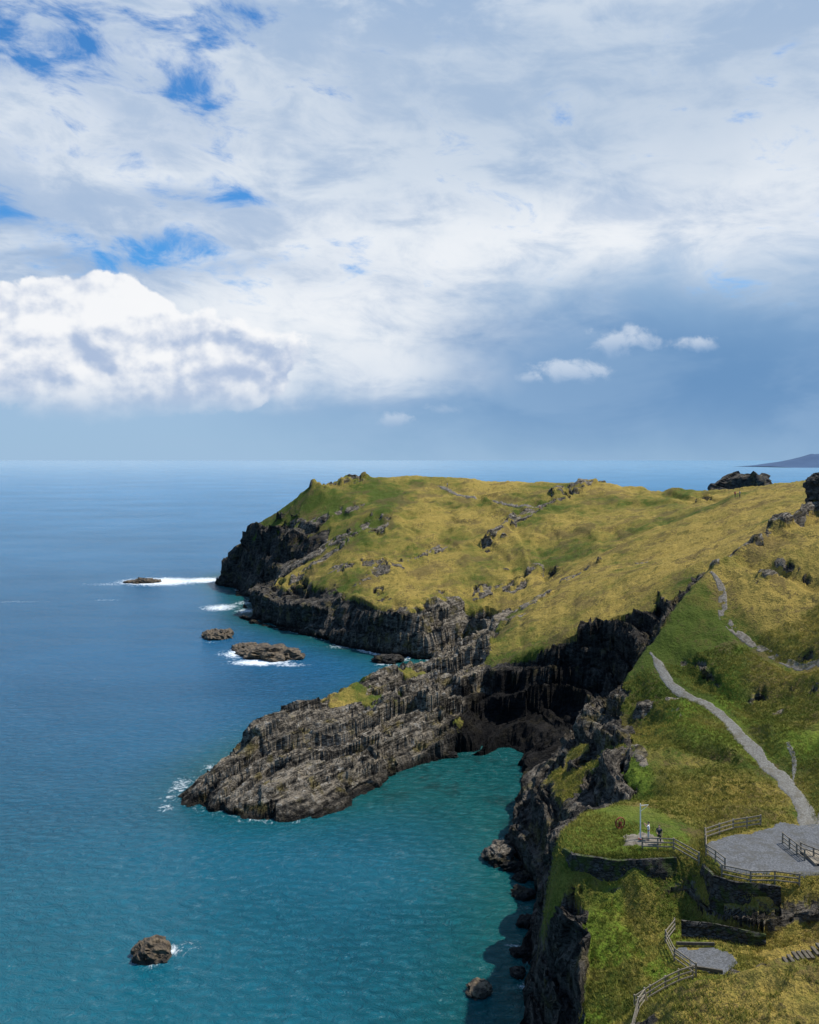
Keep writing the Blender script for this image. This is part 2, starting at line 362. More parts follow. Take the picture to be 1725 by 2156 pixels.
# ---------------------------------------------------------------- terrain material
def rockcol(g,p,pale_amt,nb):  # third argument sets how much of the paler rock tones shows
    sv=g.xyz(g.mul(g.vm('DOT_PRODUCT',p,(.62,.78,0)),0.10),g.mul(g.vm('DOT_PRODUCT',p,(.70,-.72,0)),0.42),g.mul(g.vm('DOT_PRODUCT',p,(-.11,-.08,1)),1.0))
    ns=g.noise(sv,1.0,7,0.66,0.7);nr=g.noise(p,0.9,6,0.7);nq=g.noise(p,0.22,4,0.6);nc=g.noise(sv,1.7,4,0.6,0.9)
    rc=g.mix(g.mr(ns,0.38,0.66),(0.020,0.019,0.018,1),(0.105,0.094,0.082,1))
    rc=g.mix(g.mul(pale_amt,g.mr(g.add(g.mul(nr,0.5),g.mul(ns,0.5)),0.40,0.56)),rc,(0.30,0.252,0.19,1))
    rc=g.mix(g.mul(g.mr(nr,0.56,0.64),g.mul(pale_amt,0.75)),rc,(0.43,0.40,0.345,1))
    rc=g.mix(g.mul(g.mr(nb,0.53,0.65),g.add(0.35,g.mul(pale_amt,0.30))),rc,(0.20,0.155,0.040,1))
    rc=g.mix(g.mul(g.mr(nq,0.52,0.68),0.4),rc,(0.026,0.025,0.024,1))
    crack=g.mr(g.m('ABSOLUTE',g.sub(nc,0.5)),0.0,0.030,0.85,0.0)
    rc=g.mix(crack,rc,(0.010,0.010,0.010,1))
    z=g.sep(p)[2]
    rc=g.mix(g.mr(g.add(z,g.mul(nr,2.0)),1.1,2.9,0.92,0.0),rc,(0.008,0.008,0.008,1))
    return rc,g.sub(g.add(g.mul(ns,1.6),g.mul(nr,1.4)),g.mul(crack,0.5))
mt,g=newmat('headland_ground');p=g.pos()
rock=g.attr('rock');gold=g.attr('gold');pale_amt=g.attr('pale');dark=g.attr('dark');lush=g.attr('lush')
nb=g.noise(p,0.30,5,0.6);nf=g.noise(p,2.2,5,0.65);nff=g.noise(p,7.0,3,0.6);nl=g.noise(p,0.045,5,0.6)
nm_=g.noise(p,0.12,6,0.65,0.6)
gm=g.mr(g.add(gold,g.add(g.mul(g.sub(nl,0.5),3.0),g.add(g.mul(g.sub(nb,0.5),1.5),g.mul(g.sub(nf,0.5),0.9)))),0.1,0.95)
gc=g.mix(gm,(0.080,0.116,0.016,1),(0.46,0.325,0.078,1))
gc=g.mix(g.mr(nff,0.38,0.66),g.mix(0.45,gc,(0.05,0.055,0.012,1)),gc)
gc=g.mix(g.mr(g.add(nb,g.mul(g.sub(nf,0.5),0.9)),0.54,0.66,0,0.6),gc,(0.060,0.072,0.016,1))
gc=g.mix(g.mr(g.add(nm_,g.mul(g.sub(nf,0.5),0.5)),0.52,0.60,0,0.62),gc,(0.125,0.088,0.038,1))
gc=g.mix(g.mr(nf,0.63,0.72,0,0.5),gc,(0.10,0.065,0.030,1))
gc=g.mix(g.mul(lush,g.mr(g.add(nf,nb),0.85,1.05,0.35,0.9)),gc,(0.135,0.210,0.020,1))
rc,hr=rockcol(g,p,pale_amt,nb)
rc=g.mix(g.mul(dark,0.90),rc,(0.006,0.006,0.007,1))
rf=g.mr(g.add(rock,g.mul(g.sub(nf,0.5),0.9)),0.38,0.6)
col=g.mix(rf,gc,rc)
h=g.add(g.mul(nff,0.3),g.mul(nf,0.8))
nt1=g.bump(h,1.0,0.65);nt2=g.bump(hr,1.0,0.8)
nm=g.nt.nodes.new('ShaderNodeMix');nm.data_type='VECTOR';g._in(nm.inputs[0],rf);g._in(nm.inputs[4],nt1);g._in(nm.inputs[5],nt2)
g.out(col,0.9,nm.outputs[1],0.12)
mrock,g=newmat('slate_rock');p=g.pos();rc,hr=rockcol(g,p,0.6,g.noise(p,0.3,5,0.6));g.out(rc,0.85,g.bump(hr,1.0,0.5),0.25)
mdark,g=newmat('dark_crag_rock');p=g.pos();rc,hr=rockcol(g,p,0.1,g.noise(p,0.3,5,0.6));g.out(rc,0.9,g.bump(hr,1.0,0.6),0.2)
mbrown,g=newmat('weedy_sea_rock');p=g.pos();n_=g.noise(p,1.3,6,0.7);z_=g.sep(p)[2]
c=g.mix(g.mr(n_,0.35,0.65),(0.035,0.026,0.018,1),(0.17,0.125,0.075,1));c=g.mix(g.mr(g.add(z_,n_),0.4,1.3,0.85,0),c,(0.010,0.010,0.009,1))
g.out(c,0.6,g.bump(n_,1.0,0.4),0.35)
mpath=gravel('gravel_path',(0.13,0.12,0.10),(0.24,0.23,0.205),(0.13,0.115,0.085))
mstone=simple('trodden_stone',(0.09,0.075,0.052),(0.25,0.22,0.18),2.4,0.95,0.8,0.08)
mpad=gravel('slate_chippings',(0.080,0.082,0.086),(0.160,0.165,0.172),(0.09,0.088,0.08))
mwood=simple('weathered_oak',(0.15,0.125,0.09),(0.30,0.26,0.20),6.0,0.8,0.3,0.01,(1,1,4))
mstep=simple('damp_timber',(0.07,0.06,0.045),(0.15,0.13,0.10),6.0,0.85,0.3,0.01)
mwall,g=newmat('dry_stone_wall');p=g.pos()
vo=g.nt.nodes.new('ShaderNodeTexVoronoi');vo.feature='DISTANCE_TO_EDGE';g._in(vo.inputs['Vector'],g.vm('MULTIPLY',p,(1.8,1.8,6.5)));vo.inputs['Scale'].default_value=1.0
ed=g.mr(vo.outputs[0],0.0,0.10);n_=g.noise(p,1.8,5,0.65)
c=g.mix(g.mr(n_,0.35,0.68),(0.030,0.028,0.026,1),(0.10,0.092,0.08,1));c=g.mix(ed,(0.012,0.012,0.011,1),c);c=g.mix(g.mr(g.noise(p,0.8,3,0.6),0.48,0.60,0,0.85),c,(0.05,0.07,0.015,1))
g.out(c,0.9,g.bump(g.add(ed,n_),1.0,0.1),0.2)
# ---------------------------------------------------------------- terrain mesh
ts=np.arange(-0.56,0.74,0.0016);ys=np.exp(np.arange(math.log(38),math.log(470),0.0027))
T,Yv=np.meshgrid(ts,ys);x=(T*Yv).ravel();y=Yv.ravel();nr_,nc_=T.shape
z0=samp(Zb,x,y)
z=np.full(x.shape,-7.0);rk=np.zeros(x.shape);fl=np.ones(x.shape);nn=np.full(x.shape,.5);nn2=nn.copy()
sel=z0>-3.0
z[sel],rk[sel],fl[sel],nn[sel],nn2[sel]=H(x[sel],y[sel],True)
zb1=blur(Zb,0.8);g0,g1=np.gradient(zb1,ST)
gyy=samp(g0,x,y);gxx=samp(g1,x,y)
nrm=np.stack([-gxx,-gyy,np.ones_like(x)],-1);nrm/=np.linalg.norm(nrm,axis=1)[:,None]
R=sel&(rk>0.25);xr,yr,zr=x[R],y[R],z[R]
far=1+1.0*sst(170,300,yr)
s_=strat(xr,yr,zr,far)
disp=0
for th,am,sd in ((3.4,1.7,50),(1.2,0.9,60)):
    q=s_/(th*far);li=np.floor(q);fr=q-li
    wv=(fbm(xr*.1,yr*.1,zr*.1,3,sd+2)-.5)*3.0
    cx=np.floor((xr*0.62+yr*0.78)/(th*4.0*far)+_h(li,li*0,li*0,sd)*9+wv)
    cy=np.floor((xr*0.78-yr*0.62)/(th*2.2*far)+_h(li,li*0+1,li*0,sd)*9-wv)
    disp=disp+am*far*(_h(li,cx,cy,sd)-0.5)
ipr=samp(inprom,xr,yr)
disp=disp*(1-0.25*ipr)+((fbm(xr*0.10,yr*0.10,zr*0.12,3,80)-0.5)*3.8*far+(ridge(xr*0.28,yr*0.28,zr*0.5,4,85)-0.55)*2.2*far**0.5)*(1-0.6*ipr)
ra=np.minimum(1,samp(rk_add,xr,yr))
disp=disp*(1-0.72*ra)+0.25*ra
disp*=sst(0.25,0.8,rk[R])*0.7*(1-0.4*sst(310,330,yr)*sst(30,36,zr))
V=np.stack([x,y,z],-1);V[R]+=nrm[R]*disp[:,None]*np.array([1,1,0.7])
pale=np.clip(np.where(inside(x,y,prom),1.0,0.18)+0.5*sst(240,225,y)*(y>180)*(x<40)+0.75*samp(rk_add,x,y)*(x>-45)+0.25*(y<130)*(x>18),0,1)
jx_,jy_=x+(nn-.5)*9,y+(nn2-.5)*7
dk=np.where(inside(jx_,jy_,hollow),0.45,0.0);dk=np.where(inside(jx_,jy_,cave),0.97,dk)  # shade of the cove hollow and cave painted into the rock colour
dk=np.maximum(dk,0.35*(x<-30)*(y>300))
gold=0.38+0.34*sst(155,185,y)*sst(15,50,x+(y>230)*40)-0.04*(y>230)+0.28*(y<62)+0.45*sst(44,60,x)*sst(108,130,y)*(y<190)
gold=gold+0.30*np.exp(-((x-75)/45)**2-((y-210)/30)**2)-0.20*np.exp(-((x-55)/40)**2-((y-265)/30)**2)
gold=gold-0.35*(x<-20)*sst(300,345,y)*sst(42,30,samp(Zb,x,y))
lush=sst(81,76,y)*sst(60,63,y)*sst(28,22,x)*sst(0.42,0.56,fbm(x*0.3,y*0.3,o=3,s=701))
lush=np.maximum(lush,0.8*sst(0.60,0.68,fbm(x*0.09,y*0.09,o=3,s=703))*(y<125))
lush=np.maximum(lush,0.6*inside(x,y,terr))
Fq=gridf(nr_,nc_);zf=z0[Fq].max(1);keep=zf>-2.6;Fq=Fq[keep]
used=np.zeros(len(V),bool);used[Fq.ravel()]=True;idx=np.cumsum(used)-1
rkf=rk[Fq].mean(1)
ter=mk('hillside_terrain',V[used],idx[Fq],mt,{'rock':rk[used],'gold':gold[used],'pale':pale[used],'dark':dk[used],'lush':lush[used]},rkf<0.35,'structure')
# ---------------------------------------------------------------- sea
ms,g=newmat('sea_water');p=g.pos();sx=g.sep(p);foam=g.attr('foam');sh=g.attr('shallow')
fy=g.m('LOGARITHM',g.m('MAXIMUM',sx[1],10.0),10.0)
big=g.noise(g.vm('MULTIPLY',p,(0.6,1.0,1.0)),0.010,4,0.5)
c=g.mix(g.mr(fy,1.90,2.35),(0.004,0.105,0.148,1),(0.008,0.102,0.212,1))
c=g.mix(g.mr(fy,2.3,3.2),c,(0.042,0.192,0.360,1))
c=g.mix(g.mr(fy,2.9,4.0),c,(0.16,0.32,0.46,1))  # distance haze painted into the water colour, paler towards the horizon
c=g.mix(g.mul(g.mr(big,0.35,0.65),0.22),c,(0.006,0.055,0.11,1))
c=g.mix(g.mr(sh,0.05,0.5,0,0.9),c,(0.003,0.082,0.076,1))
sub=g.noise(p,0.16,5,0.65,0.5)
c=g.mix(g.mul(g.mr(sh,0.30,0.55),g.mr(sub,0.50,0.64,0,0.7)),c,(0.004,0.035,0.034,1))
fn=g.noise(g.vm('MULTIPLY',p,(0.7,0.45,1)),0.8,8,0.78,2.0);fm=g.mr(g.add(foam,g.mul(g.sub(fn,0.5),2.6)),0.55,1.15)
c=g.mix(fm,c,(0.78,0.84,0.87,1))
wv=g.vm('MULTIPLY',p,(0.75,1.1,1.0))
w1=g.noise(wv,0.16,4,0.55,0.6);w2=g.noise(wv,0.85,5,0.7,0.8)
w3=g.noise(wv,0.03,3,0.5)
hh=g.add(g.mul(w1,1.9),g.add(g.mul(w2,1.6),g.mul(w3,6.0)))
b=g.bump(hh,g.mr(g.noise(p,0.02,3,0.5),0.35,0.65,0.65,1.0),0.65)
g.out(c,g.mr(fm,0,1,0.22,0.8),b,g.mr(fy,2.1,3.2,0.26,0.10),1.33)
ts=np.arange(-1.0,1.0,0.004);ys=np.concatenate([np.exp(np.arange(math.log(30),math.log(500),0.0045)),np.exp(np.linspace(math.log(501),math.log(60000),90))])
T,Yv=np.meshgrid(ts,ys);x=(T*Yv).ravel();y=Yv.ravel()
inb=(y<478)&(x>-158)&(x<338)
pr_=np.where(inb,samp(prox,x,y),0);sh_=np.where(inb,samp(shal,x,y),0)
FO=[(-102,364,20,15,1.35),(-86,368,13,11,1.25),(-122,356,16,7,.65),(-112,364,12,14,1.0),(-64,300,8,9,1.1),(-54,293,5,7,.95),(-58,310,5,8,.8),(-37,219,9,4.5,1.3),(-44,229,6,7,1.1),(-29,216,6,3,.9),(-55,243,5,3,.55),(-35.3,135,2.0,8,.85),(-35.0,127.5,2,3,.75),(-31.5,144,3,4,.75),(-24.2,90.2,1.9,1.7,.85),(-26.0,88,2.6,1.5,.68),(-22.5,91.5,2.0,1.2,.68),(-6,221,4,7,.95),(-18,238,6,5,.8),(-2,222,3,3,.9),(12,84,3,4,.6),(11,91,2,3,.6),(10,76,2.5,4,.6),(-138,312,14,4,.6),(-108,316,8,3,.6)]
fo=0.55*sst(0.05,0.45,pr_)*(0.3+1.4*fbm(x*0.06,y*0.06,o=2,s=91))*np.where((x>-15)&(y>118)&(y<160),0.55,1)
for a,b_,ra_,rb,wt in FO: fo=np.maximum(fo,wt*np.exp(-((x-a)/ra_)**2-((y-b_)/rb)**2))
cap=fbm(x*0.12,y*0.4,o=3,s=95);fo=np.maximum(fo,0.42*sst(0.76,0.84,cap)*(y>190))
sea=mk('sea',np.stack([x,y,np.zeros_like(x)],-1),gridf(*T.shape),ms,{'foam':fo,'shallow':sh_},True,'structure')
# ---------------------------------------------------------------- paths and gravel
def ribbon(name,pl,wd_,mat,seed,lift=0.07,broken=0.0,rag=0.5,wide=0.0):
    pts_=[];dens([p[:2] for p in pl],step=0.2,out=pts_);pa=np.array(pts_)
    for _ in range(60): pa[1:-1]=(pa[:-2]+2*pa[1:-1]+pa[2:])/4
    t=np.gradient(pa,axis=0);t/=np.linalg.norm(t,axis=1)[:,None];nrm_=np.stack([-t[:,1],t[:,0]],-1)
    s=np.arange(len(pa))*0.2
    pa=pa+nrm_*((fbm(s*0.10,s*0,o=2,s=seed+5)-.5)*1.8)[:,None]
    taper=np.clip(s/3.0,0.3,1)*(1+wide*s/s[-1])
    ks=np.linspace(-1,1,13);rows=[]
    for k in ks:
        w_=wd_*taper*(1-rag*0.5+rag*fbm(s*0.35,s*0+(5 if k>0 else 0),o=4,s=seed,g=0.6))
        rows.append(pa+nrm_*(k*w_)[:,None])
    XY=np.stack(rows,1);fx,fy_=XY[...,0].ravel(),XY[...,1].ravel()
    edge=np.tile(np.abs(ks)**4,len(pa))
    zz=(H(fx,fy_)+lift-broken*sst(0.45,0.6,fbm(fx*1.1,fy_*1.1,o=3,s=seed+8))-0.14*edge*(0.3+1.4*fbm(fx*2.5,fy_*2.5,o=2,s=seed+9))).reshape(XY.shape[:2])
    zz[:,0]-=0.15;zz[:,-1]-=0.15
    return mk(name,np.concatenate([XY,zz[...,None]],-1).reshape(-1,3),gridf(*zz.shape),mat,None,True,'structure')
ribbon('gravel_path',P_MAIN,0.70,mpath,400,0.08,0.02,1.3,0.6)
ribbon('stone_trail',P_UP,0.70,mstone,410,0.10,0.12,1.1)
ribbon('gravel_path',[S(1700,1740,84),S(1730,1700,86),S(1790,1690,88)],1.1,mpath,411)
ribbon('gravel_path',[S(1655,1655,93),S(1662,1620,97),S(1650,1590,100)],0.30,mpath,417,0.05,0.03)
ribbon('stone_trail',[S(1335,1185,212),S(1375,1205,203)],0.4,mstone,413,0.12)
ribbon('stone_trail',[S(925,1018,340),S(960,1040,328),S(1030,1058,318),S(1080,1064,309),S(1140,1060,305)],0.9,mstone,414,0.3,0.25)
def sheet(name,pl,mat,lift,st=0.2,seed=0,skirt=True):
    a=np.array(pl);xs=np.arange(a[:,0].min()-.5,a[:,0].max()+.5,st);ys=np.arange(a[:,1].min()-.5,a[:,1].max()+.5,st)
    X,Y=np.meshgrid(xs,ys);xf,yf=X.ravel(),Y.ravel();n_=fbm(xf*0.7,yf*0.7,o=4,s=seed);n3=fbm(xf*0.7+9,yf*0.7,o=4,s=seed+1)
    ins=inside(xf+(n_-.5)*2.0,yf+(n3-.5)*1.8,pl);zz=H(xf,yf)+np.where(ins,lift,-0.12)
    Fc=gridf(*X.shape);kk=ins[Fc].any(1);Fc=Fc[kk];V_=np.stack([xf,yf,zz],-1)
    u_=np.zeros(len(V_),bool);u_[Fc.ravel()]=True;ix=np.cumsum(u_)-1
    return mk(name,V_[u_],ix[Fc],mat,None,True,'structure')
sheet('gravel_pavement',padpoly,mpad,0.07,seed=420)
sheet('gravel_pavement',deck,mpad,0.07,seed=421)
dirt=[(19.6,80.6),(20.4,82.6),(22.0,83.6),(23.2,83),(23.4,81.2),(22.0,80.2)]
sheet('gravel_path',dirt,mstone,0.05,seed=422)
# ---------------------------------------------------------------- rocks
def rock(name,loc,size,seed,mat,sub=5,yaw=0,label='',tilt=0.25,group=None,cat='rock'):
    bm=bmesh.new();bmesh.ops.create_icosphere(bm,subdivisions=sub,radius=1.0)
    co_=np.array([v.co[:] for v in bm.verts]);
    p=co_;sgn=np.sign(p);p=sgn*np.abs(p)**0.72
    sz=np.array(size);q=p*sz;m=float(np.mean(sz))
    k=1.0/m
    s=q[:,2]+q[:,0]*tilt*0.9-q[:,1]*tilt*0.6;th=sz[2]*0.33;ww=(fbm(q[:,0]*k,q[:,1]*k,q[:,2]*k,2,seed)-.5)*m*0.5
    li=np.floor((s+ww)/th);cx=np.floor(q[:,0]*k*1.7+_h(li,li*0,li*0,seed)*5);cy=np.floor(q[:,1]*k*1.9+_h(li,li*0+2,li*0,seed)*5)
    d=(_h(li,cx,cy,seed)-0.5)*0.40*m+(fbm(q[:,0]*k*.9,q[:,1]*k*.9,q[:,2]*k*.9,4,seed+9)-0.5)*m*1.2+(ridge(q[:,0]*k*2,q[:,1]*k*2,q[:,2]*k*2,3,seed+19)-0.5)*m*0.45
    q=q+co_*d[:,None]*np.array([1,1,0.6])
    for v,c_ in zip(bm.verts,q): v.co=c_
    me=bpy.data.meshes.new(name);bm.to_mesh(me);bm.free();me.materials.append(mat)
    ob=bpy.data.objects.new(name,me);ob.location=loc;ob.rotation_euler=(0,0,yaw);COL.objects.link(ob)
    return top(ob,label,cat,group)
def seaS(u,v): d=CAMH*F/(v-968);return ((u-862.5)/F*d,d,0)
def sr(u,v,size,seed,label,yaw=0,zo=0.0,mat=None,tilt=0.25):
    x_,y_,_=seaS(u,v);return rock('sea_rock',(x_,y_,zo),size,seed,mat or mbrown,5,yaw,label,tilt)
sr(320,2012,(1.8,1.4,1.1),11,'brown blocky sea rock washed by small waves',0.3,0.1,None,0.6)
sr(458,1342,(3.8,3.2,1.9),12,'low brown sea rock standing in calm water',0.2,0.0,None,0.4)
sr(565,1380,(8.0,4.2,1.4),13,'long low brown sea rock ringed by white foam',-0.35,0.0,None,0.3)
sr(520,1366,(3.4,2.4,1.0),17,'small brown rock beside a longer sea rock',0.25,0.0)
sr(300,1226,(6.5,3.5,1.4),14,'flat dark rock breaking the surf off the headland',0.1,-0.2)
sr(1010,2085,(1.1,1.0,0.6),15,'pale boulder half sunk beside the cliff foot',0.3,0.0)
sr(1052,1812,(1.7,1.6,1.3),16,'pale grey boulder at the water edge',0.3,0.3,mrock)
sr(820,1392,(3.5,2.4,1.2),18,'dark rock at the foot of the headland cliff',0.3,0.0,mdark)
bl=[(1065,1790,1.2),(1088,1765,1.1),(1085,1830,1.0),(1102,1850,0.8),(1102,1885,0.9),(1100,2010,0.7),(1090,2050,0.6),(945,1592,0.9),(1110,1945,0.8)]
for i,(u,v,r) in enumerate(bl):
    p=Vector(seaS(u,v))
    rock('boulder',(p.x,p.y,max(p.z,0)+r*0.1),(r*1.5,r,r*0.7),30+i,mdark if i%3 else mrock,4,i*1.3,'dark angular boulder at the foot of the sea cliff',0.5,'boulders along the cliff foot')
rock('rock_stack',(192,505,14),(17,13,28),61,mdark,6,0.2,'dark craggy rock stack rising behind the grassy ridge',0.2)
rock('rock_stack',(203,512,12),(12,11,24),62,mdark,5,0.8,'lower dark shoulder of a craggy sea stack',0.2)
pc=S(1722,1030,158);rock('crag',(pc[0]+2.0,pc[1],43.6),(2.4,3.0,4.2),63,mdark,5,0.4,'dark rock crag on top of the grassy hill',0.3)
def hill(name,x0,x1,d,hts,seed,mat):
    xs=np.linspace(x0,x1,200);prof=np.interp(xs,np.linspace(x0,x1,len(hts)),hts)*(0.85+0.3*fbm(xs*0.008,xs*0,o=4,s=seed))
    rows=[]
    for k,(dy,f_) in enumerate(((-420,-0.02),(-330,0.35),(-200,0.72),(-60,0.95),(60,1.0),(400,0.5),(700,-0.05))):
        rows.append(np.stack([xs,d+dy+60*(fbm(xs*0.01,xs*0+k,o=3,s=seed+3)-.5),prof*f_*(0.9+0.2*fbm(xs*0.02,xs*0+k*3,o=3,s=seed+7))],-1))
    V_=np.stack(rows,0);return mk(name,V_.reshape(-1,3),gridf(*V_.shape[:2]),mat,None,True,'structure')
mhazehill=simple('moorland_painted_haze',(0.050,0.095,0.18),(0.060,0.11,0.20),0.01,1.0,0.2,5)  # aerial haze painted into the hill's own colour as blue
hill('distant_hill',2420,5200,6000,[4,90,105,96,125,112,122,125,130,130],71,mhazehill)
# ---------------------------------------------------------------- walls
def wall(pl,zb,zt,th,label,seed):
    pp=[];dens(pl,step=0.25,out=pp);pa=np.array(pp);t=np.gradient(pa,axis=0);t/=np.linalg.norm(t,axis=1)[:,None];nm_=np.stack([t[:,1],-t[:,0]],-1)
    nh=14;s=np.arange(len(pa))*0.25;rows=[]
    for k in range(nh):
        zz=zb+(zt-zb)*k/(nh-1)+ (0.35*(fbm(s*0.5,s*0,o=3,s=seed)-.5) if k==nh-1 else 0)
        off=0.45*(fbm(s*1.1,s*0+k*0.7,o=3,s=seed+1)-.5)-0.03*k
        rows.append(np.concatenate([pa+nm_*off[:,None],np.full((len(pa),1),0.0)+np.reshape(zz,(-1,1))],1))
    rows.append(np.concatenate([pa-nm_*th,np.reshape(zz,(-1,1))*np.ones((len(pa),1))],1))
    rows.append(np.concatenate([pa-nm_*th,np.full((len(pa),1),zb)],1))
    V_=np.stack(rows,0)
    ob=mk('retaining_wall',V_.reshape(-1,3),gridf(*V_.shape[:2]),mwall,None,False);return top(ob,label,'wall')
WALL1=[(13.5,80.4),(14.3,79.0),(17,78.2),(21,77.9),(23.8,78.3)]
wall(WALL1,10.0,14.6,0.7,'dark dry stone retaining wall under a grassy terrace',500)
wall([(25.2,77.6),(25.3,75.0),(27.4,73.6),(30.6,72.9)],10.0,14.7,0.6,'mossy stone retaining wall below the gravel viewing area',510)
wall([(22.4,72.9),(25.0,72.4),(28.5,70.9)],9.8,11.9,0.5,'low stone wall behind the lower gravel landing',520)
# ---------------------------------------------------------------- fences
def fence(pl,label,sp=1.7,hgt=1.1,rails=3,zf=None,mat=None):
    mat=mat or mwood
    pts_=[];
    for a,b in zip(pl[:-1],pl[1:]):
        n=max(1,round(math.dist(a[:2],b[:2])/sp))
        for i in range(n): t=i/n;pts_.append((a[0]*(1-t)+b[0]*t,a[1]*(1-t)+b[1]*t))
    pts_.append(tuple(pl[-1][:2]))
    zs_=H(np.array([p[0] for p in pts_]),np.array([p[1] for p in pts_]))
    zs_=[float(q) for q in zs_] if zf is None else [zf]*len(pts_)
    e=empty('fence',(pts_[0][0],pts_[0][1],zs_[0]));o=Vector(e.location)
    tops=[]
    for (px,py),pz in zip(pts_,zs_):
        a=Vector((px,py,pz-0.25))-o;lean=Vector((random.uniform(-.03,.03),random.uniform(-.03,.03),hgt+0.25))
        beam('post',a,a+lean,0.12,0.12,mat,e);tops.append(a+Vector((0,0,0.25)))
    for a,b in zip(tops[:-1],tops[1:]):
        for r in range(rails):
            hh_=hgt*(0.93-0.33*r)
            beam('rail',a+Vector((0,-0.08,hh_)),b+Vector((0,-0.08,hh_+random.uniform(-.02,.02))),0.05,0.10,mat,e,bev=0)
    return top(e,label,'fence')
fence([(27.0,75.9),(26.3,78.6),(27.3,81.8),(30.6,83.8),(33.5,84.6)],'weathered wooden fence curving round the gravel viewing area')
fence([(26.6,75.5),(28.6,74.3),(32.4,73.7)],'wooden post and rail fence along the gravel edge')
fence([(21.0,80.0),(23.8,79.9),(25.6,78.4)],'dark wooden fence at the lip of the grassy terrace')
fence([(34.6,78.4),(35.9,76.2),(39.5,75.6)],'wooden guard fence beside the gravel steps')
fence([(33.9,80.6),(34.3,77.0)],'short sloping wooden handrail beside a landing',1.3)
fence([(22.2,74.2),(20.9,72.4),(20.9,70.0),(21.9,67.8)],'wooden fence beside the lower gravel landing')
fence([(21.6,67.6),(19.2,66.6),(16.6,65.4)],'wooden handrail descending the grassy bank')
fence([(17.3,63.5),(15.9,60.0),(14.3,57.2)],'wooden handrail following the cliff steps')
e=empty('timber_landing',(36.5,77.2,15.0))
for i in range(9):
    beam('plank',(-1.6+i*0.42,-1.3,0.42),(-1.6+i*0.42,1.3,0.42),0.38,0.06,mwood,e,bev=0)
for sx_ in (-1.7,1.9): beam('joist',(sx_,-1.35,0.2),(sx_,1.35,0.2),0.12,0.35,mwood,e)
top(e,'low timber landing beside the gravel viewing area','landing')
st0=H1(28.6,68.0);e=empty('timber_steps',(28.6,68.0,st0))
for i in range(13):
    xx_=28.6+i*0.42;zz_=max(H1(xx_,67.8+i*.1),H1(xx_,68.8+i*.1),H1(xx_,68.3+i*.1))-st0
    beam('step',(i*0.42,-0.35+i*0.10,zz_+0.12),(i*0.42,0.75+i*0.10,zz_+0.12),0.28,0.20,mstep,e)
top(e,'timber steps climbing the grassy bank from the landing','steps')
e2=empty('timber_edging',(21,68,10.7))
for a,b in (((0.7,0.6,0.1),(3.0,-0.1,0.1)),((0.6,3.8,0.15),(3.6,3.5,0.25))): beam('board',a,b,0.12,0.25,mstep,e2)
top(e2,'heavy timber edging round the lower gravel landing','edging')
# ---------------------------------------------------------------- mast and winch wheel
mwhite=simple('white_paint',(0.72,0.72,0.70),(0.82,0.82,0.80),5,0.5,0.1,0.005)
mrust=simple('rusted_red_iron',(0.14,0.03,0.02),(0.28,0.06,0.035),8,0.7,0.4,0.01)
def cyl(name,a,b,r,mat,parent,r2=None,seg=14):
    bm=bmesh.new();a=Vector(a);b=Vector(b);d=b-a
    bmesh.ops.create_cone(bm,cap_ends=True,segments=seg,radius1=r,radius2=r2 or r,depth=d.length)
    q=d.to_track_quat('Z','Y').to_matrix().to_4x4();q.translation=(a+b)/2;bmesh.ops.transform(bm,matrix=q,verts=bm.verts)
    me=bpy.data.meshes.new(name);bm.to_mesh(me);bm.free();me.materials.append(mat);ob=bpy.data.objects.new(name,me);COL.objects.link(ob);ob.parent=parent;return ob
mpz=H1(21.3,81.8);e=empty('mast',(21.3,81.8,mpz))
cyl('pole',(0,0,-.2),(0,0,3.3),0.06,mwhite,e,0.045);cyl('crossarm',(-0.05,0,3.15),(0.75,0,3.2),0.025,mwhite,e);cyl('stay',(0.7,0,3.15),(0.02,0,2.6),0.015,mwhite,e);cyl('base_plate',(0,0,-.02),(0,0,0.08),0.22,mrust,e)
top(e,'slender white pole with a short crossarm on the terrace','pole')
wz=H1(20.0,84.2);e=empty('winch_wheel',(20.0,84.2,wz),0.35)
def ring(name,R_,r_,mat,parent,c=(0,0,0.55),seg=28):
    V_=[];Fc=[]
    for i in range(seg):
        a=2*math.pi*i/seg
        for j in range(8):
            b=2*math.pi*j/8;rr=R_+r_*math.cos(b);V_.append((c[0]+rr*math.cos(a),c[1]+r_*1.6*math.sin(b),c[2]+rr*math.sin(a)))
            Fc.append((i*8+j,((i+1)%seg)*8+j,((i+1)%seg)*8+(j+1)%8,i*8+(j+1)%8))
    return mk(name,V_,Fc,mat,None,True,None,parent)
ring('rim',0.50,0.05,mrust,e);ring('hub',0.10,0.05,mrust,e)
for i in range(6):
    a=i*math.pi/3;cyl('spoke',(0.1*math.cos(a),0,0.55+0.1*math.sin(a)),(0.49*math.cos(a),0,0.55+0.49*math.sin(a)),0.03,mrust,e)
beam('bracket',(0,0.16,-0.1),(0,0.16,0.6),0.12,0.1,mrust,e);beam('bracket',(0,-0.16,-0.1),(0,-0.16,0.6),0.12,0.1,mrust,e);cyl('axle',(0,-0.22,0.55),(0,0.22,0.55),0.03,mrust,e)
top(e,'rusty red iron winch wheel standing on the grassy terrace','wheel')
